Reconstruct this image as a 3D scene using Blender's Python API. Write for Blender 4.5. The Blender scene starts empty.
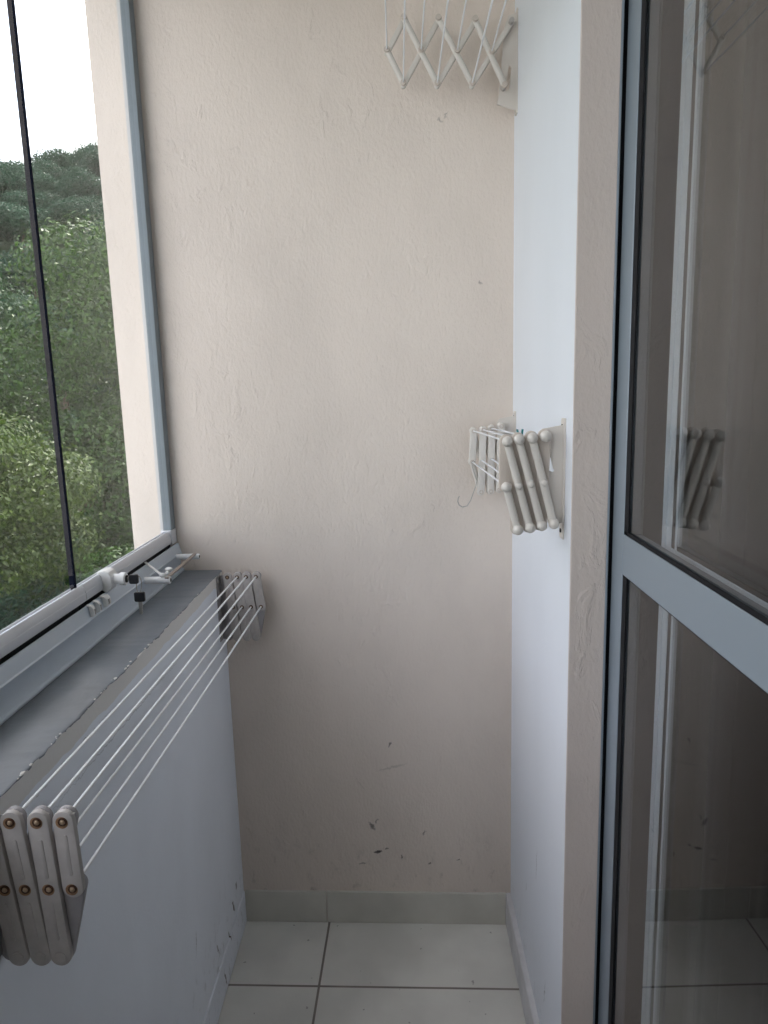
import bpy, math, random
import numpy as np
from mathutils import Vector, Matrix

random.seed(7); rng = np.random.default_rng(11)
C = bpy.context.scene.collection
PI = math.pi

# ------------------------------------------------------------------ materials
def mat(name, color, rough=0.6, metal=0.0, spec=0.5, bump=None, var=None, sc=(1, 1, 1)):
    """principled material; bump=(scale, distance, detail); var=(scale, amount) gives a mottled colour"""
    m = bpy.data.materials.new(name); m.use_nodes = True
    nt = m.node_tree; N = nt.nodes; L = nt.links
    b = N['Principled BSDF']
    b.inputs['Base Color'].default_value = (*color, 1)
    b.inputs['Roughness'].default_value = rough
    b.inputs['Metallic'].default_value = metal
    b.inputs['Specular IOR Level'].default_value = spec
    tc = N.new('ShaderNodeTexCoord'); mp = N.new('ShaderNodeMapping')
    mp.inputs['Scale'].default_value = sc
    L.new(tc.outputs['Object'], mp.inputs['Vector'])
    if var:
        n = N.new('ShaderNodeTexNoise'); n.inputs['Scale'].default_value = var[0]; n.inputs['Detail'].default_value = 6
        L.new(mp.outputs['Vector'], n.inputs['Vector'])
        r = N.new('ShaderNodeValToRGB')
        r.color_ramp.elements[0].position = .3; r.color_ramp.elements[1].position = .7
        a = var[1]
        r.color_ramp.elements[0].color = (*[c*(1-a) for c in color], 1)
        r.color_ramp.elements[1].color = (*[min(1, c*(1+a*.6)) for c in color], 1)
        L.new(n.outputs['Fac'], r.inputs['Fac']); L.new(r.outputs['Color'], b.inputs['Base Color'])
    if bump:
        n = N.new('ShaderNodeTexNoise'); n.inputs['Scale'].default_value = bump[0]
        n.inputs['Detail'].default_value = bump[2] if len(bump) > 2 else 5
        L.new(mp.outputs['Vector'], n.inputs['Vector'])
        bp = N.new('ShaderNodeBump'); bp.inputs['Distance'].default_value = bump[1]; bp.inputs['Strength'].default_value = .8
        L.new(n.outputs['Fac'], bp.inputs['Height']); L.new(bp.outputs['Normal'], b.inputs['Normal'])
    return m

def math_node(nt, op, a, b=None, clamp=False):
    n = nt.nodes.new('ShaderNodeMath'); n.operation = op; n.use_clamp = clamp
    for i, v in enumerate((a, b)):
        if v is None: continue
        if hasattr(v, 'is_linked') or hasattr(v, 'links'): nt.links.new(v, n.inputs[i])
        else: n.inputs[i].default_value = v
    return n.outputs[0]

def plaster(name, color, marks=(), axes='XZ', rip=.5, dirt=None, fine=1.0, stain=.06, band=None):
    """trowelled painted plaster with scuff marks: marks = (u, z, half width, half height, angle, darkness)"""
    m = bpy.data.materials.new(name); m.use_nodes = True
    nt = m.node_tree; N = nt.nodes; L = nt.links
    b = N['Principled BSDF']; b.inputs['Roughness'].default_value = .75; b.inputs['Specular IOR Level'].default_value = .3
    tc = N.new('ShaderNodeTexCoord'); mp = N.new('ShaderNodeMapping'); mp.inputs['Scale'].default_value = (1, 1, .55)
    L.new(tc.outputs['Object'], mp.inputs['Vector'])
    def noise(scale, detail, rough=.55, src=None, dist=0):
        n = N.new('ShaderNodeTexNoise'); n.inputs['Scale'].default_value = scale; n.inputs['Detail'].default_value = detail
        n.inputs['Roughness'].default_value = rough; n.inputs['Distortion'].default_value = dist
        L.new(src or mp.outputs['Vector'], n.inputs['Vector']); return n.outputs['Fac']
    def ramp(f, p0, p1):
        r = N.new('ShaderNodeMapRange'); r.inputs['From Min'].default_value = p0; r.inputs['From Max'].default_value = p1
        r.clamp = True; L.new(f, r.inputs['Value']); return r.outputs['Result']
    # relief: flat trowel patches with ridges, grain
    patch = ramp(noise(26, 5, .6, dist=.6), .54, .66)
    mask = ramp(noise(4.0, 2), .42, .62)
    ridges = math_node(nt, 'MULTIPLY', patch, mask)
    grain = noise(150, 4, .6)
    soft = noise(9, 3)
    h = math_node(nt, 'ADD', math_node(nt, 'MULTIPLY', ridges, .55*rip), math_node(nt, 'MULTIPLY', grain, .22*fine))
    h = math_node(nt, 'ADD', h, math_node(nt, 'MULTIPLY', soft, .9*rip))
    bp = N.new('ShaderNodeBump'); bp.inputs['Distance'].default_value = .004; bp.inputs['Strength'].default_value = .8
    L.new(h, bp.inputs['Height']); L.new(bp.outputs['Normal'], b.inputs['Normal'])
    # colour: blotches
    mix = N.new('ShaderNodeMix'); mix.data_type = 'RGBA'
    mix.inputs[6].default_value = (*color, 1)
    mix.inputs[7].default_value = (*[c*(1-stain*2.2) for c in color], 1)
    L.new(ramp(noise(3.2, 6), .4, .75), mix.inputs[0])
    col = mix.outputs[2]
    sep = N.new('ShaderNodeSeparateXYZ'); L.new(tc.outputs['Object'], sep.inputs[0])
    U = sep.outputs['XYZ'.index(axes[0])]; Z = sep.outputs[2]
    total = None
    if marks or dirt:
        wob = math_node(nt, 'MULTIPLY', math_node(nt, 'SUBTRACT', noise(90, 4, src=tc.outputs['Object']), .5), .02)
        wob2 = math_node(nt, 'MULTIPLY', math_node(nt, 'SUBTRACT', noise(70, 4), .5), .02)
        Uw = math_node(nt, 'ADD', U, wob); Zw = math_node(nt, 'ADD', Z, wob2)
    for (u, z, rw, rh, ang, dk) in marks:
        du = math_node(nt, 'SUBTRACT', Uw, u); dz = math_node(nt, 'SUBTRACT', Zw, z)
        c, s = math.cos(ang), math.sin(ang)
        a = math_node(nt, 'ADD', math_node(nt, 'MULTIPLY', du, c/rw), math_node(nt, 'MULTIPLY', dz, s/rw))
        e = math_node(nt, 'ADD', math_node(nt, 'MULTIPLY', du, -s/rh), math_node(nt, 'MULTIPLY', dz, c/rh))
        q = math_node(nt, 'ADD', math_node(nt, 'MULTIPLY', a, a), math_node(nt, 'MULTIPLY', e, e))
        k = math_node(nt, 'MULTIPLY', math_node(nt, 'SUBTRACT', 1.0, q, True), dk*1.6, True)
        total = k if total is None else math_node(nt, 'MAXIMUM', total, k)
    if dirt:   # speckle and grime on a band: (z where it ends, z where it is full, amount)
        d = ramp(Z, dirt[0], dirt[1])
        sp = ramp(noise(38, 6, .7), .56, .72)
        k = math_node(nt, 'MULTIPLY', math_node(nt, 'MULTIPLY', d, sp), dirt[2])
        total = k if total is None else math_node(nt, 'MAXIMUM', total, k)
    if band:   # an older coat of paint left bare above a height
        mb = N.new('ShaderNodeMix'); mb.data_type = 'RGBA'
        zb = math_node(nt, 'ADD', Z, math_node(nt, 'MULTIPLY', math_node(nt, 'SUBTRACT', noise(14, 5), .5), .022))
        L.new(ramp(zb, band[0], band[0]+.002), mb.inputs[0]); L.new(col, mb.inputs[6]); mb.inputs[7].default_value = (*band[1], 1)
        col = mb.outputs[2]
    if total is not None:
        m2 = N.new('ShaderNodeMix'); m2.data_type = 'RGBA'
        L.new(total, m2.inputs[0]); L.new(col, m2.inputs[6]); m2.inputs[7].default_value = (.10, .085, .075, 1)
        col = m2.outputs[2]
    L.new(col, b.inputs['Base Color'])
    return m

def glass(name, tint=(1, 1, 1), ior=1.5, boost=1.0):
    m = bpy.data.materials.new(name); m.use_nodes = True
    nt = m.node_tree; N = nt.nodes; L = nt.links
    N.remove(N['Principled BSDF'])
    t = N.new('ShaderNodeBsdfTransparent'); t.inputs[0].default_value = (*tint, 1)
    g = N.new('ShaderNodeBsdfGlossy'); g.inputs['Roughness'].default_value = 0.005
    fr = N.new('ShaderNodeFresnel'); fr.inputs[0].default_value = ior
    geo = N.new('ShaderNodeNewGeometry')          # the pane is a solid slab: reflect on entry, pass straight on exit
    f = math_node(nt, 'MULTIPLY', math_node(nt, 'MULTIPLY', fr.outputs[0], boost, True), math_node(nt, 'SUBTRACT', 1.0, geo.outputs['Backfacing']))
    mx = N.new('ShaderNodeMixShader'); L.new(f, mx.inputs[0]); L.new(t.outputs[0], mx.inputs[1]); L.new(g.outputs[0], mx.inputs[2])
    L.new(mx.outputs[0], N['Material Output'].inputs[0])
    return m

def leaf_mat(name, dark, light, trans=.35, gloss=.35):
    m = bpy.data.materials.new(name); m.use_nodes = True
    nt = m.node_tree; N = nt.nodes; L = nt.links
    b = N['Principled BSDF']; b.inputs['Roughness'].default_value = .46; b.inputs['Specular IOR Level'].default_value = gloss
    geo = N.new('ShaderNodeNewGeometry')
    r = N.new('ShaderNodeValToRGB'); r.color_ramp.elements[0].color = (*dark, 1); r.color_ramp.elements[1].color = (*light, 1)
    oi = N.new('ShaderNodeObjectInfo')
    mv = math_node(nt, 'ADD', math_node(nt, 'MULTIPLY', geo.outputs['Random Per Island'], .7), math_node(nt, 'MULTIPLY', oi.outputs['Random'], .3))
    L.new(mv, r.inputs[0]); L.new(r.outputs[0], b.inputs['Base Color'])
    tr = N.new('ShaderNodeBsdfTranslucent'); L.new(r.outputs[0], tr.inputs[0])
    mx = N.new('ShaderNodeMixShader'); mx.inputs[0].default_value = trans
    L.new(b.outputs[0], mx.inputs[1]); L.new(tr.outputs[0], mx.inputs[2]); L.new(mx.outputs[0], N['Material Output'].inputs[0])
    return m

# ------------------------------------------------------------------ mesh helpers
class MB:
    def __init__(s): s.v = []; s.f = []
    def add(s, v, f):
        o = len(s.v); s.v += [tuple(p) for p in v]; s.f += [tuple(i+o for i in q) for q in f]; return s
    def box(s, a, b):
        x0, y0, z0 = [min(p, q) for p, q in zip(a, b)]; x1, y1, z1 = [max(p, q) for p, q in zip(a, b)]
        return s.add([(x0,y0,z0),(x1,y0,z0),(x1,y1,z0),(x0,y1,z0),(x0,y0,z1),(x1,y0,z1),(x1,y1,z1),(x0,y1,z1)],
                     [(3,2,1,0),(4,5,6,7),(0,1,5,4),(1,2,6,5),(2,3,7,6),(3,0,4,7)])
    def prism(s, pts, axis, lo, hi):
        """extrude polygon pts (2-D, in the plane normal to axis) from lo to hi"""
        n = len(pts)
        def P(p, h):
            return {'x': (h, p[0], p[1]), 'y': (p[0], h, p[1]), 'z': (p[0], p[1], h)}[axis]
        v = [P(p, lo) for p in pts] + [P(p, hi) for p in pts]
        f = [tuple(range(n))[::-1], tuple(range(n, 2*n))] + [(i, (i+1) % n, (i+1) % n + n, i+n) for i in range(n)]
        return s.add(v, f)
    def tube(s, path, r, n=12, cap=True, flat=None):
        """round tube along path; r number or list; flat=(vector, factor) squashes the section along a vector"""
        P = [Vector(p) for p in path]; m = len(P); R = r if isinstance(r, (list, tuple)) else [r]*m
        v = []; up = None
        for i, p in enumerate(P):
            t = (P[min(i+1, m-1)] - P[max(i-1, 0)]).normalized()
            if up is None:
                up = Vector((0, 0, 1)) if abs(t.z) < .9 else Vector((1, 0, 0))
            a = (up - t*up.dot(t)).normalized(); b = t.cross(a); up = a
            for k in range(n):
                q = 2*PI*k/n; d = a*math.cos(q)*R[i] + b*math.sin(q)*R[i]
                if flat: fv = Vector(flat[0]); d = d - fv*d.dot(fv)*(1-flat[1])
                v.append(p + d)
        f = [(i*n+k, i*n+(k+1) % n, (i+1)*n+(k+1) % n, (i+1)*n+k) for i in range(m-1) for k in range(n)]
        if cap: f += [tuple(range(n))[::-1], tuple((m-1)*n+k for k in range(n))]
        return s.add(v, f)
    def ball(s, c, r, n=16, m=10, sc=(1, 1, 1)):
        v = [(c[0], c[1], c[2]+r*sc[2])]
        for i in range(1, m):
            t = PI*i/m
            v += [(c[0]+r*sc[0]*math.sin(t)*math.cos(2*PI*k/n), c[1]+r*sc[1]*math.sin(t)*math.sin(2*PI*k/n), c[2]+r*sc[2]*math.cos(t)) for k in range(n)]
        v.append((c[0], c[1], c[2]-r*sc[2])); e = len(v)-1
        f = [(0, 1+k, 1+(k+1) % n) for k in range(n)]
        f += [(1+i*n+k, 1+(i+1)*n+k, 1+(i+1)*n+(k+1) % n, 1+i*n+(k+1) % n) for i in range(m-2) for k in range(n)]
        f += [(e, 1+(m-2)*n+(k+1) % n, 1+(m-2)*n+k) for k in range(n)]
        return s.add(v, f)
    def torus(s, c, R, r, axis='y', n=24, m=10):
        v = []
        for i in range(n):
            t = 2*PI*i/n
            for k in range(m):
                q = 2*PI*k/m; d = R + r*math.cos(q); h = r*math.sin(q); a, b = d*math.cos(t), d*math.sin(t)
                o = {'y': (a, h, b), 'x': (h, a, b), 'z': (a, b, h)}[axis]
                v.append((c[0]+o[0], c[1]+o[1], c[2]+o[2]))
        f = [(i*m+k, i*m+(k+1) % m, ((i+1) % n)*m+(k+1) % m, ((i+1) % n)*m+k) for i in range(n) for k in range(m)]
        return s.add(v, f)
    def strap(s, p0, p1, w, y0, y1, bev=.0015, n=10):
        """flat bar with round ends in the XZ plane between p0 and p1, from y0 (front) to y1, front edge eased"""
        p0 = Vector(p0); p1 = Vector(p1); d = (p1-p0).normalized(); nn = Vector((-d.y, d.x))
        def ring(rr):
            o = []
            for k in range(n+1):
                a = -PI/2 + PI*k/n; o.append(p1 + d*math.cos(a)*rr + nn*math.sin(a)*rr)
            for k in range(n+1):
                a = PI/2 + PI*k/n; o.append(p0 + d*math.cos(a)*rr + nn*math.sin(a)*rr)
            return o
        rings = [(ring(w/2-bev), y0), (ring(w/2-bev*.3), y0+bev*.3), (ring(w/2), y0+bev), (ring(w/2), y1)]
        m = 2*(n+1); v = [(q.x, y, q.y) for rg, y in rings for q in rg]
        f = [tuple(range(m))[::-1], tuple(range(3*m, 4*m))]
        f += [(i*m+k, i*m+(k+1) % m, (i+1)*m+(k+1) % m, (i+1)*m+k) for i in range(3) for k in range(m)]
        return s.add(v, f)
    def build(s, name, m, parent=None, bevel=0, sharp=35, label=None):
        me = bpy.data.meshes.new(name); me.from_pydata(s.v, [], s.f); me.validate(); me.update()
        import bmesh
        bm = bmesh.new(); bm.from_mesh(me); bmesh.ops.recalc_face_normals(bm, faces=bm.faces); bm.to_mesh(me); bm.free()
        o = bpy.data.objects.new(name, me); C.objects.link(o)
        for k in (m if isinstance(m, (list, tuple)) else [m]): me.materials.append(k)
        me.shade_smooth(); me.set_sharp_from_angle(angle=math.radians(sharp))
        if bevel:
            b = o.modifiers.new('bevel', 'BEVEL'); b.width = bevel; b.segments = 2; b.limit_method = 'ANGLE'
        if parent: o.parent = parent; o.matrix_parent_inverse = Matrix.Translation(parent.location).inverted()
        if label: o['label'] = label
        return o

def tag(o, label, cat, group=None, kind=None):
    o['label'] = label; o['category'] = cat
    if group: o['group'] = group
    if kind: o['kind'] = kind
    return o
def thing(name, label, cat, loc=(0, 0, 0), group=None, kind=None):
    o = bpy.data.objects.new(name, None); o.empty_display_size = .05; C.objects.link(o); o.location = loc
    return tag(o, label, cat, group, kind)
def struct(o, label, cat): return tag(o, label, cat, None, 'structure')

# ------------------------------------------------------------------ palette
CREAM = (.73, .643, .570)
M_back = plaster('cream_trowelled_plaster', CREAM, marks=[
    (-.085, .222, .013, .006, .1, .8), (-.10, .30, .006, .017, .5, .5), (-.088, .315, .004, .012, -.5, .4),
    (-.045, .545, .003, .010, -.3, .5), (.045, .28, .004, .01, -.4, .45), (-.06, .23, .006, .004, 0, .5),
    (-.02, .205, .004, .009, .4, .6), (.06, .185, .006, .004, 0, .5), (-.13, .185, .012, .004, .3, .35), (.14, .20, .005, .003, 0, .5),
    (.112, 2.118, .005, .009, .5, .28), (.126, 2.128, .002, .010, -.3, .28), (.205, 1.75, .004, .007, .3, .3),
    (-.13, .43, .002, .03, .5, .12), (-.04, .48, .05, .003, .3, .16)],
    axes='XZ', rip=.7, fine=2.6, dirt=(.34, .10, .35))
M_jamb = plaster('cream_rendered_jamb', (.64, .56, .51), axes='XZ', rip=.7, fine=1.6)
M_white = plaster('white_wall_paint', (.755, .775, .82), marks=[
    (1.40, .45, .003, .05, .1, .25), (1.30, .22, .003, .04, .2, .3), (1.22, .12, .002, .04, -.1, .3), (1.52, .3, .004, .02, .3, .2)],
    axes='YZ', rip=.15, dirt=(.3, .08, .25), stain=.02)
M_parapet = plaster('grey_white_parapet_paint', (.82, .86, .92), marks=[
    (1.66, .14, .006, .03, .4, .7), (1.60, .10, .005, .02, .2, .8), (1.70, .17, .01, .012, 0, .5), (1.53, .04, .005, .03, .3, .6),
    (1.50, .15, .004, .03, .4, .4), (1.35, .3, .003, .03, -.2, .3), (1.1, .955, .35, .0012, -.01, .25), (.85, 1.0, .3, .001, .012, .3)],
    axes='YZ', rip=.2, dirt=(.30, .06, .45), stain=.04, band=(1.012, (.74, .725, .70)))
M_sill = mat('slate_grey_sill_paint', (.14, .16, .185), .30, spec=.5, bump=(14, .003), var=(7, .22))
M_chip = mat('bare_mortar_chip', (.72, .70, .66), .8)
M_ceil = mat('white_ceiling_paint', (.8, .79, .77), .8, bump=(60, .001))
M_alu = mat('powder_grey_aluminium', (.25, .29, .33), .38, metal=.1, spec=.5)
M_alu_in = mat('inner_leaf_aluminium', (.76, .84, .91), .4)
M_track = mat('satin_white_aluminium', (.55, .61, .68), .33, metal=.15, var=(9, .05))
M_sash = mat('satin_grey_sash', (.64, .65, .68), .30, metal=.1)
M_channel = mat('grey_channel', (.20, .23, .25), .5)
M_flange = mat('dull_flange_aluminium', (.60, .585, .57), .5)
M_black = mat('black_rubber', (.008, .008, .010), .6, spec=.2)
M_navy = mat('dark_glass_seal', (.004, .006, .016), .7, spec=.05)
M_white_metal = mat('white_enamelled_metal', (.84, .84, .85), .3)
M_plastic = mat('white_plastic', (.74, .735, .72), .35)
M_rackwhite = mat('cream_white_plastic', (.65, .61, .56), .32)
M_rackback = mat('tan_cream_plastic', (.56, .49, .43), .45)  # a darker tan than the round bars
M_bracket = mat('cream_enamelled_bracket', (.64, .59, .535), .4)
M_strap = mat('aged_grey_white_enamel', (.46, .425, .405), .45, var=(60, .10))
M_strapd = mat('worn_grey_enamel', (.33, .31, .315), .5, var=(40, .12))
M_rust = mat('rusty_rivet_ring', (.07, .028, .010), .75, var=(300, .5))
M_halo = mat('orange_rust_stain', (.30, .17, .09), .7, var=(220, .35))
M_rivet = mat('brass_rivet_head', (.42, .30, .20), .4, metal=.4)
M_rod = mat('white_coated_rod', (.80, .81, .83), .3)
M_key = mat('black_key_plastic', (.010, .010, .012), .35)
M_steel = mat('dull_steel', (.42, .40, .37), .35, metal=.9)
M_bar = mat('tarnished_bar', (.30, .25, .21), .5, metal=.3, var=(40, .2))
M_dark = mat('dark_hole', (.02, .02, .02), .8)
M_teal = mat('teal_plastic', (.02, .22, .24), .4)
M_glass = glass('clear_window_glass', (.98, .985, .985), 1.45, 1.3)
M_dglass = glass('grey_tinted_door_glass', (.80, .80, .80), 1.5, 1.7)
M_curtain = mat('taupe_curtain_cloth', (.31, .29, .30), .9, spec=.1, bump=(400, .0005))
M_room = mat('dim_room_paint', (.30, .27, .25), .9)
M_bark = mat('rough_bark', (.09, .065, .045), .9, bump=(12, .05), var=(4, .4))
M_ground = mat('grassy_soil', (.025, .055, .018), .95, bump=(3, .1), var=(.6, .5))

def tile_material():
    m = bpy.data.materials.new('white_ceramic_floor_tile'); m.use_nodes = True
    nt = m.node_tree; N = nt.nodes; L = nt.links; b = N['Principled BSDF']
    tc = N.new('ShaderNodeTexCoord'); mp = N.new('ShaderNodeMapping'); mp.inputs['Rotation'].default_value = (0, 0, .026)
    L.new(tc.outputs['Object'], mp.inputs[0]); sp = N.new('ShaderNodeSeparateXYZ'); L.new(mp.outputs[0], sp.inputs[0])
    ca, sa = math.cos(.026), math.sin(.026)
    def rot(x, y): return x*ca - y*sa, x*sa + y*ca
    gx = rot(-.235, 1.65)[0]; gy = rot(-.1, 1.542)[1]
    def line(ch, g, pitch):
        d = math_node(nt, 'SUBTRACT', ch, g - 20*pitch); q = math_node(nt, 'MODULO', d, pitch)
        d = math_node(nt, 'MINIMUM', q, math_node(nt, 'SUBTRACT', pitch, q)); return d
    d = math_node(nt, 'MINIMUM', line(sp.outputs[0], gx, .52), line(sp.outputs[1], gy, .52))
    g = math_node(nt, 'LESS_THAN', d, .0030)
    n = N.new('ShaderNodeTexNoise'); n.inputs['Scale'].default_value = 5; n.inputs['Detail'].default_value = 7; L.new(tc.outputs['Object'], n.inputs[0])
    r = N.new('ShaderNodeValToRGB'); r.color_ramp.elements[0].color = (.65, .635, .595, 1); r.color_ramp.elements[1].color = (.77, .755, .71, 1)
    r.color_ramp.elements[0].position = .35; r.color_ramp.elements[1].position = .65; L.new(n.outputs[0], r.inputs[0])
    # specks of dirt
    n3 = N.new('ShaderNodeTexNoise'); n3.inputs['Scale'].default_value = 55; n3.inputs['Detail'].default_value = 2; L.new(tc.outputs['Object'], n3.inputs[0])
    spk = math_node(nt, 'MULTIPLY', math_node(nt, 'GREATER_THAN', n3.outputs[0], .735), .5)
    m0 = N.new('ShaderNodeMix'); m0.data_type = 'RGBA'; L.new(spk, m0.inputs[0]); L.new(r.outputs[0], m0.inputs[6]); m0.inputs[7].default_value = (.12, .10, .09, 1)
    n2 = N.new('ShaderNodeTexNoise'); n2.inputs['Scale'].default_value = 9; L.new(tc.outputs['Object'], n2.inputs[0])
    r2 = N.new('ShaderNodeValToRGB'); r2.color_ramp.elements[0].color = (.15, .135, .12, 1); r2.color_ramp.elements[1].color = (.32, .28, .25, 1); L.new(n2.outputs[0], r2.inputs[0])
    mx = N.new('ShaderNodeMix'); mx.data_type = 'RGBA'; L.new(g, mx.inputs[0]); L.new(m0.outputs[2], mx.inputs[6]); L.new(r2.outputs[0], mx.inputs[7])
    L.new(mx.outputs[2], b.inputs['Base Color']); b.inputs['Roughness'].default_value = .38
    bp = N.new('ShaderNodeBump'); bp.inputs['Distance'].default_value = .002; bp.inputs['Strength'].default_value = .6
    L.new(math_node(nt, 'SUBTRACT', 1.0, g), bp.inputs['Height']); L.new(bp.outputs[0], b.inputs['Normal'])
    return m
M_tile = tile_material()
M_skirt2 = mat('painted_skirting', (.62, .61, .62), .6, var=(20, .15))
M_skirt = mat('grey_skirting_tile', (.60, .58, .52), .45, var=(8, .12))

# ------------------------------------------------------------------ the setting
XL, XR, ZC = -.476, .284, 2.55
YB = lambda x: 1.776 - (x + .478)*.0290          # face of the back wall (slightly out of square)
JY = 1.152                                        # end of the short right wall
Y0 = -1.60

struct(MB().box((-.70, Y0-.15, -.12), (.46, 1.90, 0)).build('floor', M_tile), 'white ceramic tiled balcony floor with brown grout lines', 'floor')
struct(MB().prism([(-.706, YB(-.706)), (3.6, YB(3.6)-.0), (3.6, 2.1), (-.706, 2.1)], 'z', -.12, 2.60).build('wall_back', M_back),
       'cream trowelled plaster wall at the far end of the balcony', 'wall')
struct(MB().box((-.70, Y0, -.12), (XL, 1.80, 1.0425)).build('wall_left', M_parapet), 'grey-white balcony parapet below the windows', 'wall')
# short right wall with the door reveal
struct(MB().prism([(XR, JY), (XR, 1.80), (.46, 1.80), (.46, JY+.035), (.344, JY+.035), (.344, JY)], 'z', -.12, 2.60).build('wall_right', M_white),
       'narrow white wall between back wall and glass door', 'wall')
struct(MB().prism([(XR+.0004, JY-.003), (XR+.0004, JY+.004), (.344, JY+.004), (.344, JY-.003)], 'z', 0, 2.55).build('trim_jamb', M_jamb, bevel=.001),
       'cream rendered end face of the right wall beside the door frame', 'trim')
struct(MB().box((XR, Y0, 2.19), (.46, JY, 2.60)).build('wall_header', M_white), 'white wall strip above the glass door', 'wall')
struct(MB().box((XR, Y0, -.12), (.46, -1.12, 2.19)).build('wall_right_near', M_white), 'white wall on the near side of the glass door', 'wall')
struct(MB().box((-.70, Y0-.15, -.12), (3.6, Y0, 2.60)).build('wall_near', M_back), 'cream wall closing the near end of the balcony', 'wall')
struct(MB().box((-.79, Y0-.15, ZC), (3.6, 2.10, ZC+.22)).build('ceiling', M_ceil), 'white painted balcony ceiling', 'ceiling')
# room behind the door
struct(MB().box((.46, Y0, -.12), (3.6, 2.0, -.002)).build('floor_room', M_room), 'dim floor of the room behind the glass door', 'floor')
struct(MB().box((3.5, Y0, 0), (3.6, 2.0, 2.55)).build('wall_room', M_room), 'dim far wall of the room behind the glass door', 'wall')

# skirting
sk = MB(); fy = lambda x: YB(x) - .0065
for a, b in ((XL+.004, -.2385), (-.2365, .270)): sk.prism([(a, fy(a)), (b, fy(b)), (b, YB(b)+.004), (a, YB(a)+.004)], 'z', 0, .098)
struct(sk.build('baseboard_back', M_skirt, bevel=.0015),
       'grey tile skirting along the foot of the back wall', 'baseboard')
struct(MB().box((.270, JY-.004, 0), (XR+.004, 1.756, .098)).build('baseboard_right', M_skirt2, bevel=.004), 'white painted skirting at the foot of the right wall', 'baseboard')
struct(MB().box((XL-.004, Y0, 0), (XL+.004, 1.773, .098)).build('baseboard_left', M_parapet, bevel=.003), 'scuffed painted skirting at the foot of the parapet', 'baseboard')

# sill: painted slab with a ragged inner edge
def sill():
    n = 420; top = 1.045; v = []; f = []
    ys = np.linspace(Y0, YB(-.5)+.01, n)
    jit = np.convolve(rng.normal(0, 1, n+12), np.ones(5)/5, 'same')[:n]*.0018 + rng.normal(0, .0006, n)
    low = np.convolve(rng.normal(0, 1, n+12), np.ones(7)/7, 'same')[:n]*.006
    for i, y in enumerate(ys):
        x = XL + .001 + min(.004, max(-.005, jit[i]))
        v += [(-.70, y, 1.041), (-.70, y, top), (x-.004, y, top), (x-.0005, y, top-.0015), (x-.0005, y, 1.0425+max(-.0025, min(.002, low[i]*.5)))]
    for i in range(n-1):
        for k in range(4): f.append((i*5+k, i*5+k+1, (i+1)*5+k+1, (i+1)*5+k))
    f += [(4, 3, 2, 1, 0), tuple((n-1)*5+k for k in range(5))]
    s = MB().add(v, f).build('trim_sill', M_sill, sharp=50)
    struct(s, 'slate grey painted window sill on top of the parapet', 'window sill')
    c = MB(); 
    for k in range(36):
        y = random.uniform(.55, 1.70); r = random.uniform(.0008, .0026)
        if random.random() < .35: y = random.choice([1.02, 1.06, .86, 1.2]) + random.uniform(-.03, .03)
        x = XL + random.uniform(-.004, .001)
        c.ball((x, y, top-.001), r, 6, 4, (1.0, random.uniform(1, 3), .6))
    c.build('chipped_edge', M_chip, s)['kind'] = 'stuff'
sill()

# lower window track
TY1 = YB(-.6)-.001
prof = [(-.640, 1.045), (-.5765, 1.045), (-.5755, 1.0475), (-.5765, 1.0505), (-.5800, 1.052), (-.5835, 1.066), (-.5825, 1.082), (-.5795, 1.0915),
        (-.5785, 1.0945), (-.5805, 1.0965), (-.5855, 1.1190), (-.5900, 1.1200), (-.5900, 1.105), (-.6200, 1.105), (-.6200, 1.125), (-.640, 1.125)]
struct(MB().prism(prof, 'y', Y0, TY1).build('trim_track', M_track, sharp=28), 'pale aluminium window track lying along the sill', 'window track')
struct(MB().box((-.630, Y0, 2.49), (-.580, TY1, ZC)).build('trim_top_track', M_track), 'pale aluminium window track under the ceiling', 'window track')
tr = thing('trim_wall_channel', 'grey aluminium upright channel fixed to back wall at glass end', 'window channel', (-.602, 1.76, 1.12), kind='structure')
MB().box((-.613, 1.748, 1.125), (-.5915, YB(-.6)+.004, 2.49)).build('channel_body', M_channel, tr, bevel=.001)
MB().box((-.6215, 1.752, 1.125), (-.6135, YB(-.6)+.004, 2.49)).build('channel_flange', M_flange, tr, label='pale outer flange of the channel')
MB().box((-.6185, 1.742, 1.122), (-.5900, YB(-.6)+.002, 1.160)).build('end_cap', M_sash, tr, bevel=.002)

# frameless sliding panes
edges = [1.748]
while edges[-1] > Y0 + .3: edges.append(edges[-1] - .5235)
LAB = ['window pane nearest the back wall carrying the lock', 'second window pane from the back wall beyond the dark joint']
for i in range(len(edges)-1):
    y1, y0 = edges[i], max(edges[i+1], Y0 + .005)
    w = thing('window_%d' % (i+1), LAB[i] if i < 2 else 'frameless window pane number %s along the parapet from back wall' % ['three', 'four', 'five', 'six', 'seven'][i-2], 'window', (-.605, (y0+y1)/2, 1.13), kind='structure')
    MB().box((-.609, y0+.004, 1.150), (-.601, y1-.002, 2.495)).build('pane', M_glass, w)
    sash = [(-.618, 1.126), (-.594, 1.126), (-.5925, 1.130), (-.5925, 1.1415), (-.5935, 1.1425), (-.5935, 1.1440), (-.5945, 1.1520), (-.5985, 1.1575), (-.6015, 1.1575), (-.6015, 1.150), (-.6085, 1.150), (-.6085, 1.1575), (-.613, 1.1560), (-.618, 1.149)]
    off = .022
    MB().prism(sash, 'y', y0+off+.0015 if i < 9 else y0, y1+off-.0005 if i else y1).build('bottom_rail', M_sash, w, sharp=30)
    MB().box((-.6100, y0-.0015, 1.1515), (-.6000, y0+.0042, 2.495)).build('edge_seal', M_navy, w)
    MB().box((-.616, y0+.002, 1.112), (-.597, y1-.002, 1.1262)).build('roller_gap_seal', M_black, w)

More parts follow.
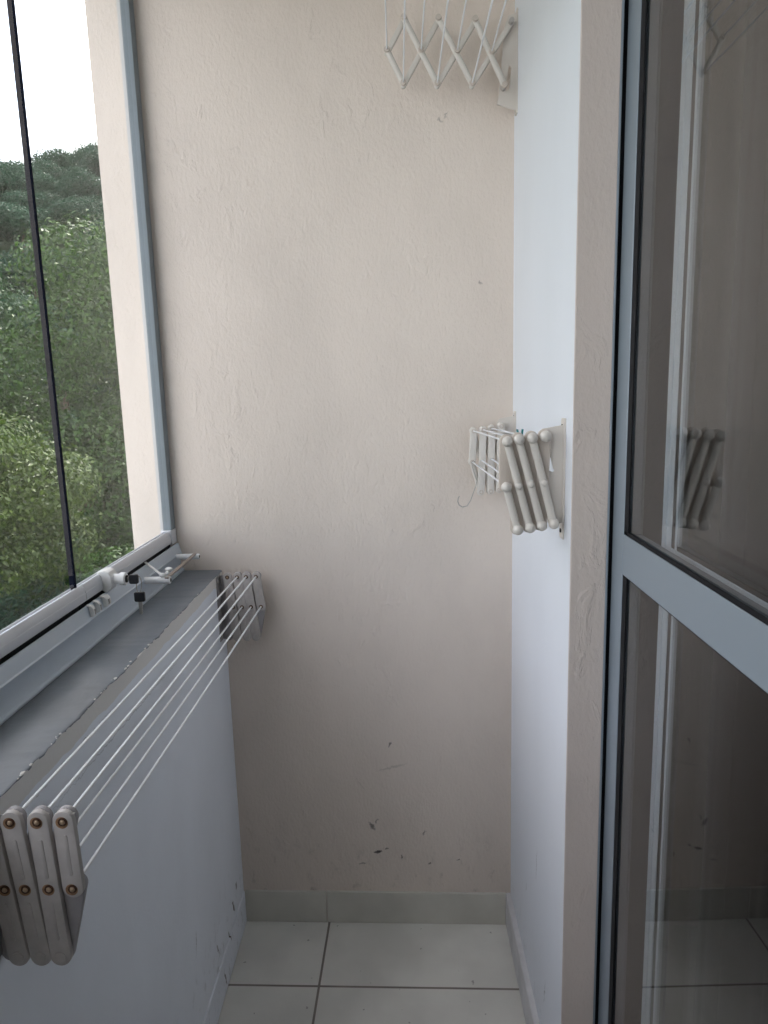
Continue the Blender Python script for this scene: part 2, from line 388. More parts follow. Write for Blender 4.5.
# ------------------------------------------------------------------ glass doors
def leaf(name, label, x0, x1, yf, yn, m, stile, rail, step=False):
    d = thing(name, label, 'door', ((x0+x1)/2, (yf+yn)/2, .02), kind='structure')
    zb, zt = .03, 2.15
    xp = x0 + .0065
    def st(a, b):
        p = [(x0, a), (x0, b), (x1, b), (x1, a)]
        return MB().prism(p, 'z', zb, zt)
    MB().box((x0, yf-stile, zb), (x1, yf, zt)).build('stile', m, d, bevel=.0012)
    MB().box((x0, yn, zb), (x1, yn+stile, zt)).build('stile', m, d, bevel=.0012)
    MB().box((x0, yn+stile, rail[0]), (x1, yf-stile, rail[1])).build('mid_rail', m, d, bevel=.001)
    MB().box((x0, yn+stile, zb), (x1, yf-stile, .13)).build('bottom_rail', m, d, bevel=.001)
    MB().box((x0, yn+stile, 2.09), (x1, yf-stile, zt)).build('top_rail', m, d, bevel=.001)
    for a, b in ((.13, rail[0]), (rail[1], 2.09)):
        MB().box((xp-.002, yn+stile-.006, a-.006), (xp+.002, yf-stile+.006, b+.006)).build('pane', M_dglass, d)
        g = MB(); t = .006; e = x0+.0015
        g.box((e, yf-stile-.018, a), (xp-.003, yf-stile, b)); g.box((e, yn+stile, a), (xp-.003, yn+stile+.013, b))
        g.box((e, yn+stile, a), (xp-.003, yf-stile, a+t)); g.box((e, yn+stile, b-t*.3), (xp-.003, yf-stile, b))
        g.build('gasket', M_black, d)
    if step:
        MB().box((x0+.006, yf-stile-.013, zb), (x0+.014, yf-stile, zt)).build('recess_strip', M_black, d)
        MB().box((x0+.001, yf-stile-.020, zb), (x0+.014, yf-stile-.013, zt)).build('glazing_bead', m, d)
        MB().box((x0-.0015, yf-stile*.55, zb), (x0, yf-stile*.45, zt)).build('stile_ridge', m, d)
    return d
leaf('door_1', 'outer sliding glass door leaf with grey aluminium frame', .355, .383, 1.155, .03, M_alu, .056, (1.197, 1.263))
leaf('door_2', 'inner sliding glass door leaf seen through the outer pane', .398, .424, 1.052, -.06, M_alu_in, .036, (1.203, 1.259), True)
fr = thing('trim_door_frame', 'grey aluminium frame around the sliding glass door', 'door frame', (.39, 0, 0), kind='structure')
MB().box((.3437, JY-.004, 0), (.3475, JY+.034, 2.19)).build('outer_flange', M_alu, fr, bevel=.0008)
MB().box((.3475, JY+.008, 0), (.44, JY+.034, 2.19)).build('jamb_channel', M_black, fr)
MB().box((.386, 1.125, 0), (.395, JY+.008, 2.19)).build('middle_fin', M_channel, fr)
MB().box((.345, -1.12, 2.155), (.44, JY+.008, 2.19)).build('head', M_alu, fr)
MB().box((.345, -1.12, 0), (.44, JY+.008, .028)).build('threshold', M_alu, fr)

# curtain behind the doors
def curtain():
    n = 360; ys = np.linspace(1.14, -.35, n); v = []; f = []
    zs = [.03, .5, 1.0, 1.5, 2.0, 2.4]
    ph = np.cumsum(rng.uniform(.6, 1.4, n))*.0
    for k, z in enumerate(zs):
        for i, y in enumerate(ys):
            t = (1.14 - y)
            a = .022*math.sin(t*58 + .9*math.sin(t*9) + .06*k) + .009*math.sin(t*131 + 1.3) + .006*math.sin(t*23)
            v.append((.520 + a*(.8+.08*k), y, z))
    for k in range(len(zs)-1):
        for i in range(n-1): f.append((k*n+i, k*n+i+1, (k+1)*n+i+1, (k+1)*n+i))
    o = MB().add(v, f).build('curtain', M_curtain, None, sharp=180)
    s = o.modifiers.new('thickness', 'SOLIDIFY'); s.thickness = .0015
    tag(o, 'taupe curtain hanging in folds behind the sliding glass doors', 'curtain')
    r = thing('curtain_rod', 'curtain rod under the room ceiling behind glass doors', 'curtain rod', (.52, .4, 2.42))
    MB().tube([(.52, 1.17, 2.42), (.52, -.5, 2.42)], .012).build('pole', M_alu, r)
    MB().box((.46, 1.0, 2.40), (.52, 1.02, 2.425)).build('bracket', M_alu, r); MB().box((.46, -.3, 2.40), (.52, -.28, 2.425)).build('bracket', M_alu, r)
curtain()

# ------------------------------------------------------------------ drying racks
# 1. the long rack on the parapet: flat enamelled scissor straps
def rack_left():
    R = thing('drying_rack', 'low folding drying rack with rusty-riveted grey arms along the parapet', 'drying rack', (XL, 1.2, 1.0))
    GEO = {False: ([-.4690, -.4403, -.4102, -.3815], [-.4560, -.4325, -.4057, -.3790], [-.4640, -.4515, -.4256, -.4024], 1.0400, .9570, .8690, .0238),
           True: ([-.4490, -.4236, -.4004, -.3750], [-.4388, -.4156, -.3923, -.3664], [-.4570, -.4338, -.4076, -.3841], 1.0385, .9585, .8775, .0230)}
    def accordion(y, s, far):
        """straps A face the camera at both ends"""
        top, mid, bot, zt, zm, zb, W = GEO[far]
        yA0, yA1 = y, y+.0065
        yB0, yB1 = y+.0075, y+.0135
        mA = M_strap
        A = [((top[i], zt), (bot[i+1], zb), mid[i]) if i < 3 else ((top[3], zt), (mid[3], zm), None) for i in range(0, 4)]
        for i, (p, q, c) in enumerate(A):
            mb = MB().strap(p, q, W, yA0, yA1)
            P, Q = Vector(p), Vector(q)
            segs = [(.14, .40), (.60, .86)] if c is not None else [(.22, .78)]
            for a, b in segs:                                       # pressed rib along the strap
                p1, q1 = P.lerp(Q, a), P.lerp(Q, b)
                mb.strap(p1, q1, .0052, yA0-.0008, yA0+.001, .0007, 5)
            if c is not None: mb.tube([(q[0], yA0-.0010, q[1]), (q[0], yA0+.001, q[1])], [.0066, .0074], 18)
            if not far: mb.tube([(p[0]-.0095, yA1, p[1]+.0035), (p[0], yA1, p[1]+.0095), (p[0]+.0095, yA1, p[1]+.0035)], .0030, 8)
            arm = mb.build('arm', mA, R, sharp=40)
            if not far:
                for (rx, rz) in [p] + ([(c, zm)] if c is not None else [q]):
                    MB().tube([(rx-.0012, yA0-.0002, rz-.0014), (rx-.0012, yA0+.001, rz-.0014)], [.0068, .0085], 20).build('rust_stain', M_halo, arm, label='orange rust stain around a rivet')
            for (rx, rz) in [p] + ([(c, zm)] if c is not None else [q]):
                rv = MB().tube([(rx, yA0-.0006, rz), (rx, yA0+.001, rz)], .0052, 18).torus((rx, yA0-.0008, rz), .0040, .0011, 'y', 20, 8)
                rv = rv.build('rivet', M_rust, arm, label='rust-ringed rivet')
                MB().ball((rx, yA0-.0010, rz), .0030, 12, 8, (1, .7, 1)).build('arm_rivet_head', M_rivet, arm, label='brassy rivet head')
        Bs = [((bot[i], zb), (top[i], zt)) for i in range(0)]
        Bs = [((bot[0], zb), (top[1], zt)), ((bot[1], zb), (top[2], zt)), ((bot[2], zb), (top[3], zt)), ((bot[3], zb), (mid[3], zm))]
        for p, q in Bs:
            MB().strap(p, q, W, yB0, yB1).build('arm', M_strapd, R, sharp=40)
        # wall bracket: upright channel on the parapet face
        b = MB().box((XL-.001, y-.010, .868), (XL+.0025, y+.026, 1.040)).box((XL+.0025, y+.0145, .868), (XL+.020, y+.0165, 1.040))
        br = b.build('wall_bracket', M_strapd, R, bevel=.0006)
        for sz in (1.028, .882): MB().ball((XL+.003, y-.003, sz), .003, 10, 6).build('screw', M_steel, br)
    accordion(.692, 1, False); accordion(1.722, 1, True)
    N_, F_ = GEO[False], GEO[True]
    for row, zi in ((0, 3), (1, 4)):
        for i in (1, 2, 3):
            p = Vector((N_[row][i], .697, N_[zi])); q = Vector((F_[row][i], 1.724, F_[zi])); sag = Vector((0, 0, -.0012))
            MB().tube([p, p.lerp(q, .33)+sag, p.lerp(q, .67)+sag, q], .0021, 10).build('rod', M_rod, R)
rack_left()

def bar_round(mb, p, q, r, y, squash=.75):
    mb.tube([(p[0], y, p[1]), (q[0], y, q[1])], r, 14, flat=((0, 1, 0), squash)); return mb

def bracket(R, y, z0, z1, xin, web, hole):
    """flange on the wall plus a web plate carrying the pivots; hole = polygon cut into the web"""
    fl = MB().prism([(y-.003, z0), (y+.017, z0), (y+.021, z0+.006), (y+.021, z1-.006), (y+.017, z1), (y-.003, z1)], 'x', XR-.0035, XR+.0005)
    br = fl.build('wall_bracket', M_bracket, R, bevel=.0008)
    # web as a ring of quads around the hole
    n = len(web); v = []
    for yy in (y, y+.0025):
        v += [(p[0], yy, p[1]) for p in web] + [(p[0], yy, p[1]) for p in hole]
    f = []
    for i in range(n):
        j = (i+1) % n
        f += [(i, j, n+j, n+i), (2*n+j, 2*n+i, 3*n+i, 3*n+j), (i, 2*n+i, 2*n+j, j), (n+j, 3*n+j, 3*n+i, n+i)]
    MB().add(v, f).build('bracket_web', M_bracket, br, sharp=30)
    MB().tube([(XR-.005, y+.009, z1-.014), (XR-.003, y+.009, z1-.014)], .0038, 12).build('screw', M_dark, br)
    MB().tube([(XR-.005, y+.009, z0+.014), (XR-.003, y+.009, z0+.014)], .0038, 12).build('screw', M_dark, br)
    return br

# 2. the folded rack on the right wall
def rack_right():
    R = thing('drying_rack', 'folded white drying rack with ball-ended bars, halfway up the right wall', 'drying rack', (XR, 1.45, 1.33))
    def acc(y, top, mid, bot, zt, zm, zb, near):
        """round-faced bars on the outer side, flat straps on the inner side"""
        yb = y + .012 if near else y - .011
        A = [((top[i], zt[i]), (mid[i+1], zm[i+1]), (bot[i+1], zb[i+1])) for i in range(3)] + [((mid[0], zm[0]), None, (bot[0], zb[0]))]
        for p, c, q in A:
            mb = MB(); bar_round(mb, p, q, .0066, y)
            arm = mb.build('arm', M_rackwhite, R, sharp=60)
            for e in (p, q): MB().ball((e[0], y-.003 if near else y+.003, e[1]), .0092, 18, 12).build('end_ball', M_rackwhite, arm)
            if c: MB().ball((c[0], y-.004 if near else y+.004, c[1]), .0064, 14, 10, (1, .8, 1)).build('pivot_cap', M_rackwhite, arm)
        Bs = [((mid[0], zm[0]), (top[0], zt[0]))] + [((bot[i], zb[i]), (top[i+1], zt[i+1])) for i in range(3)]
        for p, q in Bs:
            MB().strap(p, q, .0225 if near else .0165, yb-.003, yb+.003, .0015).build('arm', M_rackback if near else M_rackwhite, R, sharp=50)
            if not near: 
                for e in (p, q): MB().torus((e[0], yb-.003, e[1]), .0042, .0012, 'y', 16, 6).build('eyelet', M_rackback, R)
        sb = MB().ball((top[3], y-.001, zt[3]), .0098, 18, 12).build('slide_ball', M_rackwhite, R)
        MB().tube([(top[3], y, zt[3]), (top[3], y+.022, zt[3])], .005, 12).build('slide_pin', M_rackwhite, sb)
    k = 1.018
    zz = lambda L: [1.5 + (z-1.5)*k for z in L]; xx = lambda L: [x*k for x in L]
    nt_, nm, nb = xx([.1785, .198, .220, .242]), xx([.1775, .198, .218, .240]), xx([.197, .2175, .237, .257])
    zt, zm, zb = zz([1.411, 1.414, 1.416, 1.418]), zz([1.335, 1.336, 1.339, 1.341]), zz([1.262, 1.265, 1.268, 1.271])
    acc(1.181, nt_, nm, nb, zt, zm, zb, True)
    ft, fm, fb = [.179, .202, .2225, .245], [.175, .198, .221, .243], [.196, .219, .240, .262]
    gt, gm, gb = [1.398, 1.400, 1.403, 1.408], [1.324, 1.327, 1.330, 1.334], [1.250, 1.252, 1.255, 1.259]
    acc(1.692, ft, fm, fb, gt, gm, gb, False)
    web = lambda z: [(XR-.003, z+.199), (.2440, z+.193), (.2350, z+.178), (.2560, z+.030), (.2640, z+.022), (XR-.003, z+.030)]
    hole = lambda z: [(.2640, z+.125), (.2535, z+.165), (.2520, z+.158), (.2560, z+.122), (.2640, z+.1180), (.2660, z+.121)]
    bracket(R, 1.199, 1.235, 1.445, .24, web(1.235), hole(1.235))
    bracket(R, 1.706, 1.232, 1.442, .24, web(1.232), hole(1.232))
    for a, za, b, zb2 in [(nt_, zt, ft, gt), (nm, zm, fm, gm)]:
        for i in range(3):
            MB().tube([(a[i], 1.181, za[i]), (b[i], 1.700, zb2[i])], .0018, 10).build('rod', M_rod, R)
    # thing hanging on the lower outer rod
    yh = 1.660; t = (yh-1.181)/(1.700-1.181); rx = nm[0] + (fm[0]-nm[0])*t; rz = zm[0] + (gm[0]-zm[0])*t
    P = [(rx+.0040, yh, rz-.004), (rx+.0032, yh, rz+.0032), (rx-.0008, yh, rz+.0042), (rx-.0040, yh, rz+.0008), (rx-.002, yh, rz-.010), (rx+.003, yh, 1.296), (rx+.0085, yh, 1.281), (rx+.0055, yh, 1.268), (rx-.001, yh, 1.250),
         (rx-.0065, yh, 1.234), (rx-.0150, yh, 1.2205), (rx-.0260, yh, 1.2175), (rx-.0345, yh, 1.2225), (rx-.0380, yh, 1.2315), (rx-.0365, yh, 1.2400), (rx-.0340, yh, 1.2445)]
    tag(MB().tube(P, .0011, 8).build('wire_hook', M_steel, None, sharp=60), 'thin bent wire hook hanging from lower rod of right rack', 'hook')
    # small clothes peg on the rod nearest the wall
    py = 1.30; pt = (py-1.181)/(.519); px_ = nt_[2]+(ft[2]-nt_[2])*pt; pz = zt[2]+(gt[2]-zt[2])*pt
    pg = thing('clothes_peg', 'small teal clothes peg clipped on upper rod of right rack', 'clothes peg', (px_, py, pz))
    for s in (-1, 1):
        MB().prism([(px_+s*.0012, pz-.022), (px_+s*.0045, pz-.020), (px_+s*.0048, pz+.002), (px_+s*.0062, pz+.0105), (px_+s*.0036, pz+.0105), (px_+s*.0024, pz+.001), (px_+s*.0006, pz-.004)], 'y', py-.005, py+.005).build('peg_jaw', M_teal, pg)
    MB().torus((px_, py, pz-.009), .0042, .0008, 'y', 16, 6).build('spring', M_steel, pg)
rack_right()

# 3. the opened rack high on the right wall
def rack_upper():
    R = thing('drying_rack', 'opened white lattice drying rack high on the right wall near ceiling', 'drying rack', (XR, 1.45, 2.2))
    k = 1.018
    X = lambda L: [x*k for x in L]; Z = lambda L: [1.5+(z-1.5)*k for z in L]
    top, zt = X([.031, .105, .184, .262]), Z([2.288, 2.284, 2.279, 2.274])
    mid, zm = X([-.007, .067, .145, .219]), Z([2.226, 2.223, 2.219, 2.214])
    bot, zb = X([.027, .101, .177, .247]), Z([2.159, 2.156, 2.153, 2.147])
    for y in (1.690, 1.172):
        A = [((top[i], zt[i]), (mid[i+1], zm[i+1]), (bot[i+1], zb[i+1])) for i in range(3)] + [((mid[0], zm[0]), None, (bot[0], zb[0]))]
        for p, c, q in A:
            arm = bar_round(MB(), p, q, .0066, y).build('arm', M_rackwhite, R, sharp=60)
            for e in (p, c, q):
                if e: MB().tube([(e[0], y-.009, e[1]), (e[0], y-.004, e[1])], [.0058, .0070], 14).build('pivot_cap', M_rackback, arm)
        yb = y + .012
        for p, q in [((mid[0], zm[0]), (top[0], zt[0]))] + [((bot[i], zb[i]), (top[i+1], zt[i+1])) for i in range(3)]:
            MB().strap(p, q, .0115, yb-.004, yb+.004, .002).build('arm', M_rackwhite, R, sharp=50)
        for a, za, r in ((top, zt, .0055), (bot, zb, .0045)):
            MB().tube([(a[3], y-.006, za[3]), (a[3], yb+.010, za[3])], r, 12).build('slide_pin', M_strap, R)
        z = 2.108
        web = [(XR-.003, z+.205), (.2630, z+.200), (.2550, z+.180), (.2420, z+.040), (.2380, z+.020), (XR-.003, z+.006)]
        hole = [(.2700, z+.095), (.2660, z+.100), (.2630, z+.094), (.2560, z+.052), (.2600, z+.046), (.2650, z+.052)]
        bracket(R, y+.020, z, 2.322, .24, web, hole)
    for (a, za) in ((mid, zm), (bot, zb)):
        for i in range(3 if a is mid else 3):
            MB().tube([(a[i], 1.172, za[i]), (a[i], 1.704, za[i])], .0018, 10).build('rod', M_rod, R)
    MB().tube([(mid[3], 1.172, zm[3]), (mid[3], 1.704, zm[3])], .0018, 10).build('rod', M_rod, R)
rack_upper()

# ------------------------------------------------------------------ window hardware
def hardware():
    ly = 1.338
    L = thing('window_lock', 'white cylinder lock clamped on the sash rail', 'lock', (-.59, ly, 1.13))
    body = [(-.602, 1.128), (-.589, 1.120), (-.5785, 1.124), (-.5745, 1.132), (-.5745, 1.152), (-.580, 1.161), (-.588, 1.164), (-.597, 1.164), (-.602, 1.160)]
    MB().prism(body, 'y', ly-.017, ly+.015).build('lock_body', M_plastic, L, bevel=.002)
    MB().tube([(-.5760, ly, 1.1430), (-.5640, ly, 1.1430), (-.5630, ly, 1.143), (-.5530, ly, 1.143), (-.5515, ly, 1.143)], [.0105, .0105, .0128, .0128, .0115], 28).build('cylinder', M_plastic, L)
    MB().tube([(-.5516, ly, 1.143), (-.5495, ly, 1.143)], [.0075, .0070], 20).build('keyway', M_dark, L)
    K = thing('key', 'black-headed key standing in the window lock', 'key', (-.545, ly, 1.143))
    MB().box((-.5500, ly-.0012, 1.1395), (-.5445, ly+.0012, 1.1465)).build('blade', M_steel, K)
    # bow turned square to the camera-side
    def bow(cx, cz, w, h, y, name, K, hole):
        pts = []
        r = .0035
        for (sx, sz) in ((1, 1), (-1, 1), (-1, -1), (1, -1)):
            for q in range(5):
                a0 = {(1, 1): 0, (-1, 1): PI/2, (-1, -1): PI, (1, -1): 3*PI/2}[(sx, sz)] + q*PI/8
                pts.append((cx+sx*(w/2-r)+r*math.cos(a0), cz+sz*(h/2-r)+r*math.sin(a0)))
        MB().prism(pts, 'y', y-.0028, y+.0028).build(name, M_key, K, bevel=.001)
    bow(-.5365, 1.142, .0185, .019, ly, 'bow', K, None)
    ring = thing('key_ring', 'small steel wire ring joining the two window keys', 'key ring', (-.527, ly, 1.13))
    P = [(-.527+.0052*math.cos(a), ly-.0005+.0034*math.sin(a), 1.1300+.0165*math.sin(a)) for a in np.linspace(0, 2*PI, 33)]
    MB().tube(P, .0009, 8, cap=False).build('ring_wire', M_steel, ring)
    K2 = thing('key', 'black-headed spare key dangling below the window lock', 'key', (-.525, ly, 1.11))
    bow(-.5265, 1.106, .0215, .020, ly-.003, 'bow', K2, None)
    MB().prism([(-.5300, 1.097), (-.5225, 1.097), (-.5225, 1.083), (-.5240, 1.081), (-.5225, 1.079), (-.5240, 1.076), (-.5230, 1.073), (-.5255, 1.069), (-.5295, 1.073)], 'y', ly-.0042, ly-.0018).build('blade', M_steel, K2)
    # clips standing on the track below the lock
    for j, (y, lab) in enumerate([(1.236, 'first small white clip on the window track, farthest from the lock'), (1.262, 'second small white clip on the window track, left of lock'), (1.300, 'wider white clip on the track directly under the lock')]):
        c = thing('track_clip', lab, 'clip', (-.582, y, 1.10), 'white clips on the window track')
        w = .010 if j == 2 else .0045
        MB().prism([(-.5815, 1.0985), (-.5750, 1.100), (-.5735, 1.106), (-.5745, 1.115), (-.5790, 1.1205), (-.5885, 1.1225), (-.5885, 1.1200), (-.5840, 1.1185)], 'y', y-w, y+w).build('clip_body', M_plastic, c, bevel=.0012)
        MB().box((-.5745, y-w*.3, 1.104), (-.5730, y+w*.3, 1.1135)).build('clip_slot', M_steel, c)
    # window stay
    S = thing('window_stay', 'white window stay of two posts joined by a tarnished bar', 'window stay', (-.55, 1.62, 1.09))
    for y, x1, r in ((1.512, -.5225, .0084), (1.738, -.5215, .0076)):
        p = MB().tube([(-.588, y, 1.0915), (x1-.001, y, 1.0915), (x1, y, 1.0915)], [r, r, r*.85], 20).build('post', M_white_metal, S, sharp=50)
        MB().tube([(x1-.0005, y, 1.0915), (x1+.0006, y, 1.0915)], r*.5, 14).build('bore', M_dark, p)
    b = Vector((-.5290, 1.512, 1.1005)); e = Vector((-.5330, 1.738, 1.1005))
    MB().prism([(b.x-.0045, b.y-.008), (b.x+.0045, b.y-.008), (e.x+.0045, e.y+.006), (e.x-.0045, e.y+.006)], 'z', 1.0965, 1.0995).build('bar', M_bar, S, bevel=.0006, label='tarnished brown flat bar')
    MB().tube([(-.592, 1.552, 1.124), (-.545, 1.515, 1.1045), (-.536, 1.511, 1.1020)], .0030, 12, flat=((0, 0, 1), .7)).build('strut', M_plastic, S)
    MB().ball((-.5400, 1.512, 1.1035), .0062, 16, 10, (1.2, 1.2, .8)).build('hinge_boss', M_plastic, S)
    MB().ball((-.5285, 1.5120, 1.1085), .0050, 16, 10, (1.0, 1.0, .9)).ball((-.5265, 1.517, 1.1155), .0058, 16, 10, (1.6, 1.0, .75)).build('thumb_knob', M_plastic, S)
hardware()

# ------------------------------------------------------------------ outdoors
def leaves_mesh(name, blobs, n, size, seed, shell=.55, droop=.3):
    """crown of separate folded leaves spread through the shells of the blobs (centre, radii)"""
    g = np.random.default_rng(seed)
    wts = np.array([b[1][0]*b[1][1]+b[1][0]*b[1][2] for b in blobs]); idx = g.choice(len(blobs), n, p=wts/wts.sum())
    ctr = np.array([b[0] for b in blobs])[idx]; rad = np.array([b[1] for b in blobs])[idx]
    d = g.normal(size=(n, 3)); d /= np.linalg.norm(d, axis=1)[:, None]
    rr = shell + (1-shell)*g.random(n)**.5
    # leaves gather in sprays: snap direction towards random twig directions
    p = ctr + d*rad*rr[:, None]*(1 + .10*g.normal(size=(n, 1)))
    nor = d*.8 + g.normal(size=(n, 3))*.55 + np.array([0, 0, .35]); nor /= np.linalg.norm(nor, axis=1)[:, None]
    t = np.cross(nor, g.normal(size=(n, 3))); t[:, 2] -= droop; t -= nor*(t*nor).sum(1)[:, None]; t /= np.linalg.norm(t, axis=1)[:, None]
    s = np.cross(nor, t); L = size*g.uniform(.6, 1.3, n)[:, None]
    a = p - t*L*.5; c = p + t*L*.5; b_ = p + s*L*.24 + nor*L*.06; e = p - s*L*.24 + nor*L*.06
    V = np.stack([a, b_, c, e], 1).reshape(-1, 3)
    me = bpy.data.meshes.new(name); me.vertices.add(4*n); me.vertices.foreach_set('co', V.ravel())
    me.loops.add(4*n); me.loops.foreach_set('vertex_index', np.arange(4*n)); me.polygons.add(n)
    me.polygons.foreach_set('loop_start', np.arange(0, 4*n, 4)); me.polygons.foreach_set('loop_total', np.full(n, 4))
    me.update(); me.validate(); return me

def tree(name, label, base, crown_c, crown_r, nblob, n, size, m, seed, spread=.80):
    T = thing(name, label, 'tree', base)
    g = np.random.default_rng(seed)
    bl = []
    for k in range(nblob):
        d = g.normal(size=3); d /= np.linalg.norm(d); q = spread*g.random()**.3
        c = np.array(crown_c) + d*np.array(crown_r)*q
        r = min(crown_r)*g.uniform(.17, .36)
        bl.append((c, np.array([r*1.12, r*1.12, r*.8])))
    me = leaves_mesh('foliage', bl, n, size, seed+1, .74); me.materials.append(m)
    o = bpy.data.objects.new('foliage', me); C.objects.link(o); o.parent = T; o.matrix_parent_inverse = Matrix.Translation(base).inverted(); o['kind'] = 'thing'
    b = Vector(base); c = Vector(crown_c)
    MB().tube([b, b.lerp(c, .4)+Vector((.1, .05, 0)), c], [crown_r[0]*.09, crown_r[0]*.065, crown_r[0]*.03], 10).build('trunk', M_bark, T)
    for q in bl[:7]:
        s = b.lerp(c, g.uniform(.55, .95)); e = Vector(q[0]); m_ = s.lerp(e, .5) + Vector((0, 0, .2))
        MB().tube([s, m_, e], [crown_r[0]*.03, crown_r[0]*.02, crown_r[0]*.008], 7).build('branch', M_bark, T)
    return T
GZ = -9.0
LM1 = leaf_mat('fresh_green_leaves', (.008, .030, .006), (.060, .140, .014), .30, .4)
LM2 = leaf_mat('deep_green_leaves', (.006, .024, .008), (.032, .092, .022), .28, .4)
LM3 = leaf_mat('yellow_green_leaves', (.014, .036, .006), (.085, .135, .016), .34, .45)
LM4 = leaf_mat('haze_tinted_forest_leaves', (.010, .038, .024), (.030, .088, .046), .3, .15)  # bluish tint puts the far hill's haze into the leaf colour
tree('leafy_tree', 'tall mid-green broadleaf tree in centre of the window view', (-5.6, 12.6, GZ), (-5.3, 12.4, .85), (2.7, 2.6, 4.3), 58, 80000, 0.088, LM1, 21)
tree('leafy_tree', 'deep green tree at left behind the yellow-green crown', (-8.9, 13.6, GZ), (-8.7, 13.4, .8), (2.9, 2.7, 4.4), 58, 72000, 0.088, LM2, 33)
tree('leafy_tree', 'yellow-green crowned tree low at the left of the window', (-5.6, 8.3, GZ), (-5.45, 8.2, .15), (1.9, 1.7, 1.75), 34, 44000, 0.068, LM3, 45)
tree('leafy_tree', 'light green tree low beside the outer wall edge', (-3.0, 8.4, GZ), (-3.15, 8.4, -2.3), (1.7, 1.6, 2.7), 42, 46000, 0.068, LM1, 57)
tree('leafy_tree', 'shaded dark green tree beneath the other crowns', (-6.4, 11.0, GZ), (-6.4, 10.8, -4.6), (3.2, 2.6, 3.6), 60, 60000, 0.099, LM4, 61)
tree('leafy_tree', 'green tree right of centre hidden mostly by outer wall', (-2.2, 14.5, GZ), (-2.3, 14.5, .2), (2.6, 2.6, 3.6), 70, 40000, 0.112, LM2, 73)
tree('leafy_tree', 'green tree farther along the street side of the balcony', (-9.5, 5.5, GZ), (-9.4, 5.5, -1.5), (2.9, 2.9, 4.0), 36, 40000, 0.105, LM2, 85)

# wooded hill
def hz(x, y):
    d = math.hypot(x, y); t = max(0, min(1, (d-22)/88))
    s = t*t*(3-2*t)
    a = math.atan2(-x, y)
    return GZ + s*(38.5 + 2.0*math.sin(a*9+.6) + 1.5*math.sin(a*23))
nx, ny = 60, 50; v = []; f = []
for j in range(ny):
    for i in range(nx):
        a = math.radians(-25 + 135*i/(nx-1)); d = 2.0 + 150*(j/(ny-1))**1.3
        x, y = -d*math.sin(a), d*math.cos(a); v.append((x - 3.0, y+1.0, hz(x, y)))
for j in range(ny-1):
    for i in range(nx-1): f.append((j*nx+i, j*nx+i+1, (j+1)*nx+i+1, (j+1)*nx+i))
struct(MB().add(v, f).build('ground_hillside', M_ground, None, sharp=180), 'ground rising into the wooded hill outside the window', 'hill')

protos = []
for q in range(3):
    g = np.random.default_rng(100+q); bl = []
    for k in range(22):
        d = g.normal(size=3); d /= np.linalg.norm(d); d[2] = abs(d[2])*.9 - .15
        r = g.uniform(1.1, 1.9); bl.append((d*np.array([3.3, 3.3, 2.0])*g.uniform(.5, 1), np.array([r*1.15, r*1.15, r*.8])))
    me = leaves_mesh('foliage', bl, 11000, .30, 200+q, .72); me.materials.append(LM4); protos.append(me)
trunk_mb = MB().tube([(0, 0, -6.5), (.15, .1, -2), (0, 0, -.6)], [.4, .3, .08], 8).build('trunk', M_bark); trunk_me = trunk_mb.data; bpy.data.objects.remove(trunk_mb)
g = np.random.default_rng(5); k = 0; placed = []
rows = [29, 34, 42, 50, 58, 66, 74, 82, 90, 98, 106, 113]
for r in rows:
    a = -2.0 + g.uniform(0, 3)
    while a < 50:
        ar = math.radians(a); d = r + g.uniform(-2.5, 2.5); x, y = -d*math.sin(ar), d*math.cos(ar)
        s = g.uniform(.8, 1.25) * (.70 if r < 45 else .9)
        T = thing('hill_tree', 'dark green tree crown among the woods covering the far hillside', 'tree', (x-3, y+1, hz(x, y)), 'trees on the far hillside')
        T.scale = (s, s, s*g.uniform(.85, 1.2)); T.rotation_euler[2] = g.uniform(0, 6.28)
        for nm, me in (('foliage', protos[k % 3]), ('trunk', trunk_me)):
            o = bpy.data.objects.new(nm, me); C.objects.link(o); o.parent = T; o.location = (0, 0, 3.0)
        k += 1
        a += math.degrees(6.4*s/r)*g.uniform(.85, 1.25)

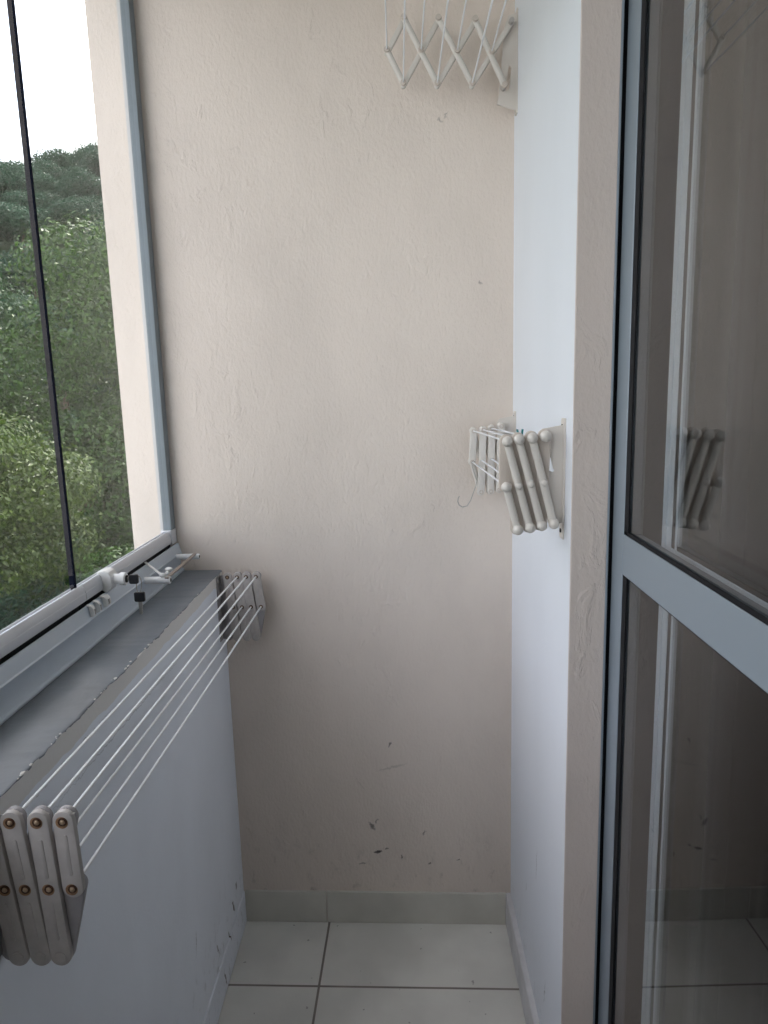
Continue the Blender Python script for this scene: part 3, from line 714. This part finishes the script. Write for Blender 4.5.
# ------------------------------------------------------------------ light
W = bpy.data.worlds.new('world'); bpy.context.scene.world = W; W.use_nodes = True
nt = W.node_tree; N = nt.nodes; L = nt.links; bg = N['Background']
sky = N.new('ShaderNodeTexSky'); sky.sky_type = 'NISHITA'; sky.sun_disc = False
sky.sun_elevation = math.radians(48); sky.sun_rotation = math.radians(70); sky.air_density = 1.0; sky.dust_density = 1.5; sky.altitude = 200
tc = N.new('ShaderNodeTexCoord'); nz = N.new('ShaderNodeTexNoise'); nz.inputs['Scale'].default_value = 2.2; nz.inputs['Detail'].default_value = 8
L.new(tc.outputs['Generated'], nz.inputs[0])
r = N.new('ShaderNodeValToRGB'); r.color_ramp.elements[0].position = .30; r.color_ramp.elements[1].position = .55
L.new(nz.outputs[0], r.inputs[0])
sc = N.new('ShaderNodeMix'); sc.data_type = 'RGBA'; sc.blend_type = 'MULTIPLY'; sc.inputs[0].default_value = 1; sc.inputs[7].default_value = (.32, .32, .32, 1)
L.new(sky.outputs[0], sc.inputs[6])
mx = N.new('ShaderNodeMix'); mx.data_type = 'RGBA'; L.new(r.outputs[0], mx.inputs[0]); L.new(sc.outputs[2], mx.inputs[6]); mx.inputs[7].default_value = (1.01, .995, 1.005, 1)
L.new(mx.outputs[2], bg.inputs[0]); bg.inputs[1].default_value = 4.0

sl = bpy.data.lights.new('sun', 'SUN'); sl.energy = 8; sl.angle = math.radians(1.0); sl.color = (1, .95, .86)
so = bpy.data.objects.new('sun', sl); C.objects.link(so)
so.rotation_euler = Vector((.12, .50, .86)).to_track_quat('Z', 'Y').to_euler()

# ------------------------------------------------------------------ camera
MR = [[0.9994417380308135, -0.023101451365675738, -0.024135766545647995], [0.01979422379553021, -0.1725360487129676, 0.9848042955830609], [-0.026914698331565377, -0.9847322655622267, -0.1719824531003237]]
cam = bpy.data.cameras.new('camera'); co = bpy.data.objects.new('camera', cam); C.objects.link(co)
m3 = Matrix([[MR[i][0], -MR[i][1], -MR[i][2]] for i in range(3)]); mw = m3.to_4x4(); mw.translation = (0, 0, 1.5); co.matrix_world = mw
cam.sensor_fit = 'VERTICAL'; cam.sensor_height = 36; cam.lens = 36*696.5/1024; cam.clip_start = .02; cam.clip_end = 500
S = bpy.context.scene; S.camera = co
S.view_settings.view_transform = 'Standard'; S.view_settings.look = 'None'; S.view_settings.gamma = 1; S.view_settings.use_curve_mapping = False
S.view_settings.exposure = -0.40
